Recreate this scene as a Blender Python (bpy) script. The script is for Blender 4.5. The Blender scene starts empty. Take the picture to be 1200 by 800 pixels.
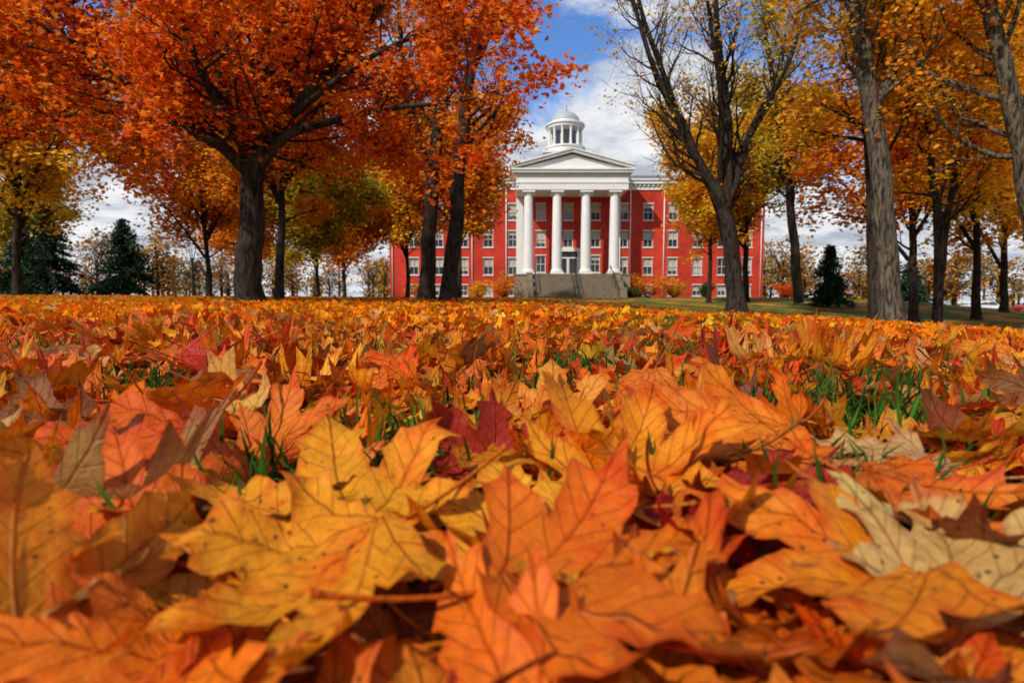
import bpy, math, random
import numpy as np
from mathutils import Vector, Matrix, geometry

scene = bpy.context.scene
col_root = scene.collection
RNG = np.random.default_rng(11)

# ------------------------------------------------------------------ terrain
def sst(a, b, x):
    t = np.clip((np.asarray(x, float) - a) / (b - a), 0, 1)
    return t * t * (3 - 2 * t)
def H(x, y):
    x = np.asarray(x, float); y = np.asarray(y, float)
    rise = 0.012 * np.clip(y, -10, 80)
    left = 0.007 * np.clip(-x, 0, 40) * (1 - sst(40, 65, y))
    s = sst(28, 60, y)
    xp = np.clip(x - .8, 0, None)
    d1 = 1.9 * np.tanh((0.040 * xp + 0.0020 * xp ** 2) / 1.9)
    d2 = 1.9 * sst(33, 58, x)
    und = 0.010 * np.sin(x * 2.1 + 1.0) * np.sin(y * 1.7 + .5) + 0.010 * np.sin(x * .7 + y * .9)
    return rise + left - (1 - s) * d1 - s * d2 + und * (1 - sst(20, 50, y))
H0 = float(H(0, 0))
def h1(x, y): return float(H(x, y))

# ------------------------------------------------------------------ node helpers
class NT:
    def __init__(s, name):
        s.mat = bpy.data.materials.new(name); s.mat.use_nodes = True
        s.nt = s.mat.node_tree; s.nt.nodes.clear()
        s.out = s.nt.nodes.new('ShaderNodeOutputMaterial')
    def n(s, t, **kw):
        nd = s.nt.nodes.new(t)
        for k, v in kw.items(): setattr(nd, k, v)
        return nd
    def l(s, a, b): s.nt.links.new(a, b)
    def put(s, sock, v):
        if isinstance(v, (int, float)): sock.default_value = v
        elif isinstance(v, tuple): sock.default_value = v if len(v) == len(sock.default_value) else tuple(v) + (1,)
        else: s.l(v, sock)
    def m(s, op, a, b=0.0, c=0.0, clamp=False):
        nd = s.n('ShaderNodeMath', operation=op, use_clamp=clamp)
        s.put(nd.inputs[0], a); s.put(nd.inputs[1], b); s.put(nd.inputs[2], c)
        return nd.outputs[0]
    def ss(s, x, lo, hi):
        nd = s.n('ShaderNodeMapRange', interpolation_type='SMOOTHSTEP')
        s.put(nd.inputs[0], x); nd.inputs[1].default_value = lo; nd.inputs[2].default_value = hi
        return nd.outputs[0]
    def mix(s, f, a, b, mode='MIX'):
        nd = s.n('ShaderNodeMix', data_type='RGBA', blend_type=mode)
        s.put(nd.inputs[0], f); s.put(nd.inputs[6], a); s.put(nd.inputs[7], b)
        return nd.outputs[2]
    def noise(s, scale, detail=4, vec=None, rough=.55, dist=0):
        nd = s.n('ShaderNodeTexNoise'); nd.inputs['Scale'].default_value = scale
        nd.inputs['Detail'].default_value = detail; nd.inputs['Roughness'].default_value = rough
        nd.inputs['Distortion'].default_value = dist
        if vec is not None: s.l(vec, nd.inputs['Vector'])
        return nd.outputs['Fac']
    def obj(s): return s.n('ShaderNodeTexCoord').outputs['Object']
    def mapping(s, vec, scale):
        nd = s.n('ShaderNodeMapping'); s.l(vec, nd.inputs[0]); nd.inputs['Scale'].default_value = scale
        return nd.outputs[0]
    def bump(s, hgt, strength=.4, dist=.01):
        nd = s.n('ShaderNodeBump'); s.l(hgt, nd.inputs['Height'])
        nd.inputs['Strength'].default_value = strength; nd.inputs['Distance'].default_value = dist
        return nd.outputs[0]
    def bsdf(s, color, rough=.7, normal=None, spec=.3, metal=0):
        nd = s.n('ShaderNodeBsdfPrincipled'); s.put(nd.inputs['Base Color'], color)
        s.put(nd.inputs['Roughness'], rough); nd.inputs['Specular IOR Level'].default_value = spec
        nd.inputs['Metallic'].default_value = metal
        if normal is not None: s.l(normal, nd.inputs['Normal'])
        return nd.outputs[0]
    def done(s, sh): s.l(sh, s.out.inputs[0]); return s.mat
    def scalecol(s, colr, f):
        nd = s.n('ShaderNodeVectorMath', operation='SCALE'); s.put(nd.inputs[0], colr); s.put(nd.inputs[3], f)
        return nd.outputs[0]

def simple_mat(name, c, rough=.6, var=.25, nscale=3., bumps=0., metal=0, spec=.3):
    t = NT(name); o = t.obj()
    f = t.noise(nscale, 6, o)
    f2 = t.m('MULTIPLY_ADD', f, 2 * var, 1 - var)
    c2 = t.scalecol(tuple(c), f2)
    nrm = t.bump(t.noise(nscale * 8, 5, o), bumps, .02) if bumps else None
    return t.done(t.bsdf(c2, rough, nrm, spec, metal))

def leaf_ground_mat():
    t = NT('fallen_maple_leaf')
    at = t.n('ShaderNodeAttribute', attribute_name='col').outputs['Color']
    luv = t.n('ShaderNodeAttribute', attribute_name='luv').outputs['Vector']
    sep = t.n('ShaderNodeSeparateXYZ'); t.l(luv, sep.inputs[0])
    ax = t.m('ABSOLUTE', sep.outputs[0]); y = sep.outputs[1]; rim = sep.outputs[2]
    perps = []; alongs = []
    for a in (0, 37, 68):
        s_, c_ = math.sin(math.radians(a)), math.cos(math.radians(a))
        perps.append(t.m('ABSOLUTE', t.m('SUBTRACT', t.m('MULTIPLY', ax, c_), t.m('MULTIPLY', y, s_))))
        alongs.append(t.m('ADD', t.m('MULTIPLY', ax, s_), t.m('MULTIPLY', y, c_)))
    d = t.m('MINIMUM', t.m('MINIMUM', perps[0], perps[1]), perps[2])
    vein = t.m('SUBTRACT', 1.0, t.ss(d, .002, .011))
    sec = None
    for p, a in zip(perps, alongs):
        q = t.m('FRACT', t.m('MULTIPLY', t.m('SUBTRACT', a, t.m('MULTIPLY', p, 1.2)), 9.0))
        ln = t.m('SUBTRACT', 1.0, t.ss(t.m('ABSOLUTE', t.m('SUBTRACT', q, .5)), .02, .085))
        near = t.m('LESS_THAN', p, t.m('ADD', d, .0005))
        v = t.m('MULTIPLY', ln, near)
        sec = v if sec is None else t.m('MAXIMUM', sec, v)
    o = t.obj()
    n1 = t.noise(17, 5, o, .6); n2 = t.noise(160, 4, o, .65); n3 = t.noise(9, 2, o)
    c = t.scalecol(at, t.m('MULTIPLY_ADD', n2, .75, .60))
    c = t.mix(t.m('MULTIPLY', t.ss(n1, .48, .66), .75), c, t.mix(1.0, c, (.98, .45, .30), 'MULTIPLY'))
    c = t.mix(t.m('MULTIPLY', t.ss(n1, .46, .30), .60), c, t.mix(1.0, c, (1.08, 1.35, 1.3), 'MULTIPLY'))
    # rusty, drying rim
    rf = t.ss(t.m('ADD', rim, t.m('MULTIPLY', t.m('SUBTRACT', n1, .5), 1.8)), .35, 1.15)
    c = t.mix(t.m('MULTIPLY', rf, .6), c, t.mix(1.0, c, (.72, .34, .35), 'MULTIPLY'))
    c = t.mix(t.m('MULTIPLY', vein, .5), c, t.mix(1.0, c, (.60, .36, .32), 'MULTIPLY'))
    c = t.mix(t.m('MULTIPLY', sec, .22), c, t.mix(1.0, c, (.6, .42, .35), 'MULTIPLY'))
    vor = t.n('ShaderNodeTexVoronoi'); vor.inputs['Scale'].default_value = 85; t.l(o, vor.inputs['Vector'])
    vd = t.m('ADD', vor.outputs['Distance'], t.m('MULTIPLY', n2, .12))
    spot = t.m('MULTIPLY', t.m('SUBTRACT', 1.0, t.ss(vd, .16, .24)), t.ss(n3, .46, .56))
    c = t.mix(t.m('MULTIPLY', spot, .85), c, (.05, .018, .006))
    blot = t.ss(t.noise(38, 4, o, .7), .60, .72)
    c = t.mix(t.m('MULTIPLY', blot, .6), c, (.16, .05, .012))
    hgt = t.m('ADD', t.m('MULTIPLY', vein, 1.0), t.m('ADD', t.m('MULTIPLY', sec, .7), t.m('ADD', t.m('MULTIPLY', n2, 1.0), t.m('MULTIPLY', n1, 4.0))))
    nrm = t.bump(hgt, .8, .0020)
    b = t.bsdf(c, .5, nrm, .2)
    tr = t.n('ShaderNodeBsdfTranslucent'); t.l(c, tr.inputs[0]); t.l(nrm, tr.inputs[1])
    ms = t.n('ShaderNodeMixShader'); ms.inputs[0].default_value = .28
    t.l(b, ms.inputs[1]); t.l(tr.outputs[0], ms.inputs[2])
    return t.done(ms.outputs[0])

def foliage_mat(name, trans=.4, ns=0.0):
    t = NT(name)
    c = t.n('ShaderNodeAttribute', attribute_name='col').outputs['Color']
    if ns: c = t.scalecol(c, t.m('MULTIPLY_ADD', t.noise(ns, 3, t.obj(), .7), .9, .55))
    b = t.n('ShaderNodeBsdfDiffuse'); t.l(c, b.inputs[0])
    tr = t.n('ShaderNodeBsdfTranslucent'); t.l(c, tr.inputs[0])
    ms = t.n('ShaderNodeMixShader'); ms.inputs[0].default_value = trans
    t.l(b.outputs[0], ms.inputs[1]); t.l(tr.outputs[0], ms.inputs[2])
    return t.done(ms.outputs[0])

def bark_mat(name, c1, c2, sc=1.0):
    t = NT(name); o = t.obj()
    v = t.mapping(o, (9 * sc, 9 * sc, 1.5 * sc))
    n = t.noise(1.6, 8, v, .65, .6); g = t.noise(1.2, 3, o)
    f = t.ss(n, .36, .62)
    c = t.mix(f, tuple(c1), tuple(c2))
    c = t.mix(t.m('MULTIPLY', t.ss(g, .5, .7), .45), c, (.07, .075, .04))
    return t.done(t.bsdf(c, .9, t.bump(n, .9, .05), .1))

M_LEAF = leaf_ground_mat()
M_LEAFM = foliage_mat('fallen_leaf_distant', .25, 45)
M_FOL = foliage_mat('autumn_foliage', .5)
M_NEED = foliage_mat('conifer_needles', .1)
M_GRASS = foliage_mat('grass_blades', .3)
M_BARKD = bark_mat('dark_bark', (.008, .006, .005), (.055, .038, .028))
M_BARKG = bark_mat('grey_bark', (.016, .012, .009), (.15, .12, .085))
M_WHITE = simple_mat('white_paint', (.72, .72, .68), .5, .14, 1.2, .08)
M_STONE = simple_mat('step_stone', (.24, .19, .13), .85, .45, 1.6, .35)
M_TRIM = simple_mat('window_trim', (.60, .59, .55), .5, .1, 2)
M_GLASS = simple_mat('window_glass', (.035, .045, .06), .06, .5, .6, 0, 0, .8)
M_BLIND = simple_mat('window_blind', (.44, .43, .38), .5, .3, .5)
M_ROOF = simple_mat('roof_metal', (.13, .13, .13), .6, .3, 1, .1)
M_LEAD = simple_mat('dome_metal', (.36, .42, .42), .45, .2, 2, .05)
M_METAL = simple_mat('dark_metal', (.03, .03, .03), .4, .2, 5)
M_DOOR = simple_mat('door_wood', (.62, .60, .55), .5, .1, 3)

def brick_mat():
    t = NT('red_brick'); o = t.obj()
    sep = t.n('ShaderNodeSeparateXYZ'); t.l(o, sep.inputs[0])
    cmb = t.n('ShaderNodeCombineXYZ'); t.l(t.m('ADD', sep.outputs[0], sep.outputs[1]), cmb.inputs[0]); t.l(sep.outputs[2], cmb.inputs[1])
    br = t.n('ShaderNodeTexBrick'); t.l(cmb.outputs[0], br.inputs['Vector'])
    br.inputs['Color1'].default_value = (.62, .050, .022, 1); br.inputs['Color2'].default_value = (.46, .030, .016, 1)
    br.inputs['Mortar'].default_value = (.38, .10, .07, 1); br.inputs['Scale'].default_value = 4.2
    br.inputs['Mortar Size'].default_value = .012; br.inputs['Brick Width'].default_value = .9; br.inputs['Row Height'].default_value = .32
    n = t.noise(.35, 6, o, .6); n2 = t.noise(3, 5, o, .6)
    c = t.scalecol(br.outputs['Color'], t.m('ADD', t.m('MULTIPLY_ADD', n, 1.4, .05), t.m('MULTIPLY', n2, .4)))
    return t.done(t.bsdf(c, .85, t.bump(br.outputs['Fac'], .3, .01), .2))
M_BRICK = brick_mat()

def ground_mat():
    t = NT('lawn_ground'); o = t.obj()
    a = t.noise(60, 5, o, .7); b = t.noise(.35, 5, o, .6); cc = t.noise(14, 6, o, .75)
    soil = t.mix(t.ss(a, .4, .62), (.012, .009, .005), (.025, .035, .009))
    dist = t.n('ShaderNodeVectorMath', operation='LENGTH'); t.l(o, dist.inputs[0])
    far = t.ss(dist.outputs['Value'], 1.6, 4)
    green = t.mix(t.ss(t.noise(5, 6, o, .8), .35, .65), (.035, .075, .012), (.08, .14, .025))
    lf = t.mix(t.ss(t.noise(9, 3, o, .6), .35, .6), (.50, .17, .02), (.62, .30, .03))
    lmask = t.ss(t.m('ADD', cc, t.m('MULTIPLY', t.m('SUBTRACT', b, .5), .9)), .52, .58)
    farg = t.mix(lmask, green, lf)
    c = t.mix(far, soil, farg)
    return t.done(t.bsdf(c, .95, t.bump(t.noise(30, 6, o, .7), .6, .03), .1))
M_GROUND = ground_mat()
M_ASPH = simple_mat('asphalt', (.055, .055, .055), .9, .2, 8, .2)
M_KERB = simple_mat('kerb_concrete', (.32, .31, .28), .9, .2, 3, .1)

# ------------------------------------------------------------------ mesh helpers
def link(ob, parent=None):
    col_root.objects.link(ob)
    if parent is not None: ob.parent = parent
    return ob
def empty(name, loc=(0, 0, 0)):
    e = bpy.data.objects.new(name, None); e.empty_display_size = .3
    col_root.objects.link(e); return e
class Part:
    def __init__(s): s.v = []; s.f = []
    def add(s, vs, fs):
        o = len(s.v); s.v.extend([tuple(p) for p in vs]); s.f.extend([tuple(i + o for i in f) for f in fs])
    def box(s, x0, x1, y0, y1, z0, z1):
        s.add([(x0,y0,z0),(x1,y0,z0),(x1,y1,z0),(x0,y1,z0),(x0,y0,z1),(x1,y0,z1),(x1,y1,z1),(x0,y1,z1)],
              [(0,3,2,1),(4,5,6,7),(0,1,5,4),(1,2,6,5),(2,3,7,6),(3,0,4,7)])
    def lathe(s, cx, cy, prof, n=24, rot=0):
        vs = []; fs = []
        for r, z in prof:
            for i in range(n):
                a = 2 * math.pi * i / n + rot
                vs.append((cx + r * math.cos(a), cy + r * math.sin(a), z))
        for j in range(len(prof) - 1):
            for i in range(n):
                k = (i + 1) % n
                fs.append((j*n+i, j*n+k, (j+1)*n+k, (j+1)*n+i))
        fs.append(tuple(range((len(prof)-1)*n, len(prof)*n))); fs.append(tuple(reversed(range(n))))
        s.add(vs, fs)
    def tube(s, pts, rad, n=6):
        P = [Vector(p) for p in pts]; vs = []; fs = []
        up = Vector((0.13, .31, .94)).normalized()
        for i, p in enumerate(P):
            d = (P[min(i+1, len(P)-1)] - P[max(i-1, 0)])
            if d.length < 1e-6: d = Vector((0, 0, 1))
            d.normalize()
            a = d.cross(up)
            if a.length < .05: a = d.cross(Vector((1, 0, 0)))
            a.normalize(); b = d.cross(a)
            for k in range(n):
                t = 2 * math.pi * k / n
                vs.append(p + (a * math.cos(t) + b * math.sin(t)) * rad[i])
        for i in range(len(P) - 1):
            for k in range(n):
                q = (k + 1) % n
                fs.append((i*n+k, i*n+q, (i+1)*n+q, (i+1)*n+k))
        s.add(vs, fs)
    def build(s, name, mat, parent=None, smooth=False):
        me = bpy.data.meshes.new(name); me.from_pydata(s.v, [], s.f); me.update()
        if smooth: me.polygons.foreach_set('use_smooth', [True] * len(me.polygons))
        me.materials.append(mat)
        return link(bpy.data.objects.new(name, me), parent)

def rotm(az, t, yaw):
    def Rz(a):
        c, s = np.cos(a), np.sin(a); z = np.zeros_like(a); o = np.ones_like(a)
        return np.stack([np.stack([c, -s, z], -1), np.stack([s, c, z], -1), np.stack([z, z, o], -1)], -2)
    c, s = np.cos(t), np.sin(t); z = np.zeros_like(t); o = np.ones_like(t)
    Ry = np.stack([np.stack([c, z, s], -1), np.stack([z, o, z], -1), np.stack([-s, z, c], -1)], -2)
    return Rz(az) @ Ry @ Rz(yaw - az)

def mass(name, templates, tid, pos, R, scale, colr, mat, parent=None, smooth=True, luv=False):
    """one mesh made of many small leaf/blade shapes"""
    V = []; C = []; L = []; S = []; U = []; off = 0; loff = 0
    for k, tm in enumerate(templates):
        idx = np.where(tid == k)[0]
        if len(idx) == 0: continue
        tv, polys = tm[0], tm[1]
        tv = np.asarray(tv, float); K = len(tv); n = len(idx)
        v = np.einsum('nij,kj->nki', R[idx], tv) * scale[idx][:, None, None] + pos[idx][:, None, :]
        V.append(v.reshape(-1, 3)); C.append(np.repeat(colr[idx], K, axis=0))
        if luv: U.append(np.tile(np.asarray(tm[2], float), (n, 1)))
        flat = np.array([i for p in polys for i in p]); ln = np.array([len(p) for p in polys])
        st = np.concatenate([[0], np.cumsum(ln)[:-1]]); T = len(flat)
        L.append((flat[None, :] + (off + np.arange(n) * K)[:, None]).ravel())
        S.append((st[None, :] + (loff + np.arange(n) * T)[:, None]).ravel())
        off += n * K; loff += n * T
    V = np.concatenate(V); C = np.concatenate(C); L = np.concatenate(L); S = np.concatenate(S)
    me = bpy.data.meshes.new(name)
    me.vertices.add(len(V)); me.vertices.foreach_set('co', V.astype(np.float32).ravel())
    me.loops.add(len(L)); me.loops.foreach_set('vertex_index', L.astype(np.int32))
    me.polygons.add(len(S)); me.polygons.foreach_set('loop_start', S.astype(np.int32))
    me.update(calc_edges=True)
    a = me.attributes.new('col', 'FLOAT_COLOR', 'POINT')
    a.data.foreach_set('color', np.concatenate([C, np.ones((len(C), 1))], 1).astype(np.float32).ravel())
    if luv:
        a = me.attributes.new('luv', 'FLOAT_VECTOR', 'POINT')
        a.data.foreach_set('vector', np.concatenate(U).astype(np.float32).ravel())
    if smooth: me.polygons.foreach_set('use_smooth', np.ones(len(S), bool))
    me.materials.append(mat)
    return link(bpy.data.objects.new(name, me), parent)

# ------------------------------------------------------------------ maple leaf templates
HALF = [(0,1.0),(.045,.88),(.16,.80),(.125,.70),(.15,.60),(.15,.50),(.21,.53),(.25,.62),(.33,.68),(.38,.65),(.56,.76),
        (.52,.62),(.62,.53),(.48,.46),(.42,.37),(.33,.29),(.40,.28),(.46,.24),(.60,.24),(.50,.15),(.46,.07),(.30,.05),(.15,-.02),(.05,-.04),(0,.0)]
def outline(rng, j=.02):
    right = [(x + (rng.uniform(-j, j) if 0 < i < len(HALF)-1 else 0), y + rng.uniform(-j, j)) for i, (x, y) in enumerate(HALF)]
    left = [(-x + rng.uniform(-j, j) * .5, y + rng.uniform(-j, j)) for x, y in HALF[1:-1]]
    return right + left[::-1]
def inpoly(x, y, P):
    c = False; n = len(P); j = n - 1
    for i in range(n):
        if (P[i][1] > y) != (P[j][1] > y) and x < (P[j][0]-P[i][0])*(y-P[i][1])/(P[j][1]-P[i][1]) + P[i][0]: c = not c
        j = i
    return c
def leaf_template(seed, grid, curl=1.0, stem=True, coarse=False):
    rng = random.Random(seed)
    P = outline(rng, .022)
    if coarse: P = [P[i] for i in range(len(P)) if i in (0,2,3,5,7,10,11,12,15,18,20,22,24,26,28,30,33,36,37,38,41,43,45,46)]
    else:  # soften the outline: subdivide edges with a slight arc
        Q = []
        for i in range(len(P)):
            a, b = P[i], P[(i+1) % len(P)]; Q.append(a)
            L = math.hypot(b[0]-a[0], b[1]-a[1])
            if L > .07:
                nx, ny = (a[1]-b[1]) / L, (b[0]-a[0]) / L; s = rng.uniform(-.010, .014)
                Q.append(((a[0]+b[0])/2 + nx*s, (a[1]+b[1])/2 + ny*s))
        P = Q
    pts = [Vector(p) for p in P]; n = len(pts)
    edges = [(i, (i+1) % n) for i in range(n)]
    y = -.02; row = 0
    while y < 1.0:
        x = -.62 + (row % 2) * grid * .5
        while x < .62:
            if inpoly(x, y, P) and min((Vector((x, y)) - q).length for q in pts) > grid * .45: pts.append(Vector((x, y)))
            x += grid
        y += grid * .87; row += 1
    if not coarse:
        for k in range(1, 9): pts.append(Vector((0, k * .11 - .02)))
    r = geometry.delaunay_2d_cdt(pts, edges, [], 0, 1e-5)
    vs, fs, orig = r[0], r[2], r[3]
    tris = []
    for f in fs:
        cx = sum(vs[i].x for i in f) / 3; cy = sum(vs[i].y for i in f) / 3
        if inpoly(cx, cy, P): tris.append(tuple(f))
    a = rng.uniform(-.15, .45) * curl; b = rng.choice([-1, 1]) * rng.uniform(.1, .8) * curl
    c = rng.uniform(-.6, .9) * curl; k = rng.uniform(-.2, .9) * curl
    ph = rng.uniform(0, 6); ph2 = rng.uniform(0, 6); tw = rng.uniform(-.5, .5) * curl
    w1, w2, w3 = rng.uniform(-.09, .09), rng.uniform(-.09, .09), rng.uniform(.86, 1.12)
    wv = .050 * max(curl, .7)
    out = []; uv = []
    for vi, v in enumerate(vs):
        x, y = v.x, v.y; ax = abs(x); q = y - .4; rr = math.hypot(x, q)
        z = a * ax + b * q * q * (1 if q > 0 else .5) + c * ax * ax + k * rr ** 3 + tw * x * q
        z += wv * rr * 2 * math.sin(11 * x + ph) + wv * rr * 2 * math.sin(9 * y + 5 * x + ph2) + .016 * math.sin(27 * x + 21 * y + ph)
        ang = math.degrees(math.atan2(ax, max(y, 1e-3)))
        z += .024 * abs(math.sin(math.radians(ang * 180 / 37.)))
        edge = 1.0 if any(o_ < n for o_ in orig[vi]) else 0.0
        if edge and not coarse: z += rng.uniform(-.012, .022)
        sh = 1 - .16 * min(abs(z) * 2, 1)
        # every leaf grows a little lopsided
        wx = x * w3 * (1 + w1 * (1 if x > 0 else -1)) + w2 * y * y + .03 * math.sin(5 * y + ph)
        wy = y + w1 * x * .8 + .03 * math.sin(6 * x + ph2)
        out.append((wx * sh, wy * (1 - .1 * abs(b)), z)); uv.append((x, y, edge))
    polys = list(tris)
    if stem:
        sl = rng.uniform(.45, .8); bx = rng.uniform(-.3, .3); bz = rng.uniform(-.15, .12)
        z0 = b * .16 * .5; x0 = .03 * math.sin(ph); y0 = .03 * math.sin(ph2)
        n0 = len(out); S = 6
        for i in range(S + 1):
            t = i / S; w = .010 * (1 if i < S else 1.7)
            cx, cy, cz = x0 + bx * t * t, y0 - sl * t, z0 + bz * t * t
            out += [(cx - w, cy, cz), (cx + w, cy, cz), (cx, cy, cz + w * 1.6)]; uv += [(0, -.1 - t, .3)] * 3
        for i in range(S):
            for q in range(3):
                p0 = n0 + i*3 + q; p1 = n0 + i*3 + (q+1) % 3
                polys.append((p0, p1, p1 + 3, p0 + 3))
    return out, polys, uv

NEAR_T = [leaf_template(100 + i, .085, curl=(.55 if i % 3 else 1.15)) for i in range(20)]
MID_T = [leaf_template(300 + i, .24, curl=(.6 if i % 3 else 1.2), stem=False, coarse=True) for i in range(10)]
STAR = [(0,1.0),(.14,.62),(.52,.74),(.36,.38),(.52,.16),(.06,0),(-.52,.16),(-.36,.38),(-.52,.74),(-.14,.62)]
STAR_T = [([(x, y, .35*abs(x) + .2*(y-.4)**2) for x, y in STAR] , [(0,1,5,9),(1,2,3),(3,4,5),(1,3,5),(9,7,8),(7,6,5),(9,5,7)]),
          ([(x*.9, y, -.3*abs(x) + .35*(y-.5)**2) for x, y in STAR], [(0,1,5,9),(1,2,3),(3,4,5),(1,3,5),(9,7,8),(7,6,5),(9,5,7)])]
KITE_T = [([(0,0,0),(.42,.42,.12),(0,1,.05),(-.42,.5,.1)], [(0,1,2),(0,2,3)]),
          ([(0,0,0),(.5,.25,.1),(.28,.85,.1),(-.15,.95,0),(-.45,.4,.15)], [(0,1,2),(0,2,3),(0,3,4)])]

def pal(n, cols, probs, rng, jit=.14):
    cols = np.array(cols); i = rng.choice(len(cols), n, p=np.array(probs) / sum(probs))
    c = cols[i] * (1 + rng.normal(0, jit, (n, 1)))
    c = c * (1 + rng.normal(0, .06, (n, 3)))
    return np.clip(c, .003, .95)

GOLD=(.74,.25,.008); ORNG=(.72,.15,.006); YEL=(.76,.35,.018); TAN=(.56,.28,.075); RED=(.42,.032,.008); RORG=(.68,.085,.006); BRN=(.26,.09,.022)

# ------------------------------------------------------------------ ground sheet
def build_ground():
    N = 230; t = np.linspace(-1, 1, N)
    g = 900 * np.sinh(7 * t) / np.sinh(7)
    X, Y = np.meshgrid(g, g + 8); Z = H(X, Y)
    v = np.stack([X, Y, Z], -1).reshape(-1, 3)
    i = np.arange(N*N).reshape(N, N)
    f = np.stack([i[:-1,:-1], i[:-1,1:], i[1:,1:], i[1:,:-1]], -1).reshape(-1, 4)
    me = bpy.data.meshes.new('ground'); me.from_pydata(v.tolist(), [], f.tolist()); me.update()
    me.polygons.foreach_set('use_smooth', [True]*len(me.polygons)); me.materials.append(M_GROUND)
    link(bpy.data.objects.new('ground', me))
build_ground()

# ------------------------------------------------------------------ fallen leaves
GR = [(.43,.80,.17),(.64,1.0,.17),(-.10,.66,.10),(.55,1.75,.26),(-.95,2.3,.25),(.16,1.3,.14),(-.22,.53,.09),(.30,.46,.07),(1.2,2.2,.3),(-.45,1.5,.16),
      (.2,3.2,.4),(1.6,3.6,.5),(-1.8,3.6,.4),(-.75,1.1,.13),(.05,.95,.09),(1.1,1.4,.18),(-.10,1.9,.18),(-1.4,1.7,.15)]
def patch(x, y):
    g = np.zeros_like(x)
    for cx, cy, r in GR: g = np.maximum(g, np.exp(-((x-cx)**2 + (y-cy)**2) / (r*r)))
    return g
def wav(x, y):
    return (np.sin(x*1.3+y*.7+1)+np.sin(-x*.8+y*1.1+2.3)+np.sin(x*2.3-y*1.9+.4)+np.sin(x*.45+y*3.1))/4
def scatter(n, y0, y1, slope, mar, rng, power=1.0):
    yy = y0 + (y1 - y0) * rng.random(n) ** power
    hw = slope * np.clip(yy, 0, None) + mar
    keep = rng.random(n) < hw / (slope * y1 + mar) * 1.0
    yy = yy[keep]; hw = hw[keep]
    return (rng.random(len(yy)) * 2 - 1) * hw, yy
def lawn_dens(x, y):
    a = x / np.maximum(y, .1)
    bare = np.exp(-((a - .33) / .27) ** 2) * sst(1.7, 4.2, y)
    return 1 - .84 * bare

rng = RNG
# near: the taller loose leaves keep clear of the lens, a flat layer continues beneath it
x, y = scatter(11000, -.9, 2.8, 1.05, .75, rng)
rc = np.hypot(x, y * 1.0)
low = (rc < .30) | ((y < .42) & (y > -.3) & (abs(x) < .30))
k = (rng.random(len(x)) > patch(x, y) * .90) & (rng.random(len(x)) < lawn_dens(x, y))
x, y, low = x[k], y[k], low[k]; n = len(x)
zl = rng.random(n) ** 1.2 * .042 * (1 - .7 * patch(x, y)); zl = np.where(low, zl * .45, zl)
tilt = np.abs(rng.normal(0, .24, n)); tilt = np.where(rng.random(n) < .04, rng.uniform(.7, 1.1, n), tilt)
tilt = np.where(low, np.minimum(tilt, .12), tilt)
flip = rng.random(n) < .28
tilt2 = np.where(flip, np.pi - tilt, tilt)
sc = rng.uniform(.085, .15, n) * np.where(y > 1.6, .9, 1)
R = rotm(rng.uniform(0, 6.283, n), tilt2, rng.uniform(0, 6.283, n))
colr = pal(n, [GOLD, ORNG, YEL, TAN, RED, RORG, BRN], [.37,.30,.10,.08,.025,.12,.04], rng)
colr[flip] = colr[flip] * .85 + np.array([.05, .028, .010])
cen = np.einsum('nij,j->ni', R, np.array([0, .4, 0])) * sc[:, None]
pos = np.stack([x, y, H(x, y) + zl + .012 + np.sin(tilt) * sc * .30], -1) - cen
tid = rng.integers(0, len(NEAR_T), n); tid = np.where(low & (tid % 3 == 0), tid + 1, tid)
# larger leaves lying on top right in front of the lens: x, y, z, size, lean az, tilt, yaw, colour, shape
HERO = [(-.13,.44,.072,.170,-90,24,20,(.80,.30,.010),1),(-.40,.72,.06,.17,-100,24,60,(.66,.34,.07),2),
        (-.015,.58,.065,.12,-80,62,10,(.38,.030,.010),3),(.055,.325,.060,.175,-95,10,-75,(.72,.15,.006),4),
        (-.34,.50,.070,.17,-60,34,160,(.70,.11,.006),5),(-.125,.32,.050,.165,-90,10,140,(.80,.29,.010),7),
        (.19,.32,.052,.155,-100,8,100,(.76,.22,.008),8),(.27,.345,.055,.14,-120,18,-30,(.60,.35,.10),10),
        (.34,.51,.055,.14,-100,20,75,(.58,.33,.11),11),(.11,.51,.070,.165,-90,32,-20,(.78,.25,.008),13),
        (.215,.54,.065,.155,-110,22,110,(.74,.19,.008),14),(.07,.84,.065,.145,-90,36,0,(.74,.29,.03),1),
        (.14,.395,.045,.11,-80,14,200,(.30,.012,.006),2),(-.245,.335,.05,.165,-20,50,10,(.78,.25,.010),5),
        (-.25,.63,.065,.14,-110,38,-60,(.74,.17,.008),4),(-.02,.41,.055,.145,-90,16,60,(.80,.32,.016),5),
        (.31,.41,.05,.13,-70,18,-140,(.70,.17,.010),7),(-.31,.39,.055,.16,-60,26,80,(.70,.13,.006),8),
        (0,.24,.020,.15,-90,5,30,(.76,.24,.010),10),(-.07,.22,.018,.14,-90,4,200,(.70,.13,.006),11),(.10,.235,.02,.15,-90,5,-60,(.70,.17,.008),14),
        (-.17,.24,.022,.15,-90,6,-20,(.72,.19,.008),13),(.19,.23,.02,.14,-90,6,170,(.76,.26,.012),1)]
hx = np.array([h_[0] for h_ in HERO]); hy = np.array([h_[1] for h_ in HERO])
hs = np.array([h_[3] for h_ in HERO])
hR = rotm(np.radians([h_[4] for h_ in HERO]), np.radians([float(h_[5]) for h_ in HERO]), np.radians([float(h_[6]) for h_ in HERO]))
hc = np.einsum('nij,j->ni', hR, np.array([0, .4, 0])) * hs[:, None]
hp = np.stack([hx, hy, H(hx, hy) + np.array([h_[2] for h_ in HERO])], -1) - hc
pos = np.concatenate([pos, hp]); R = np.concatenate([R, hR]); sc = np.concatenate([sc, hs])
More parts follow.
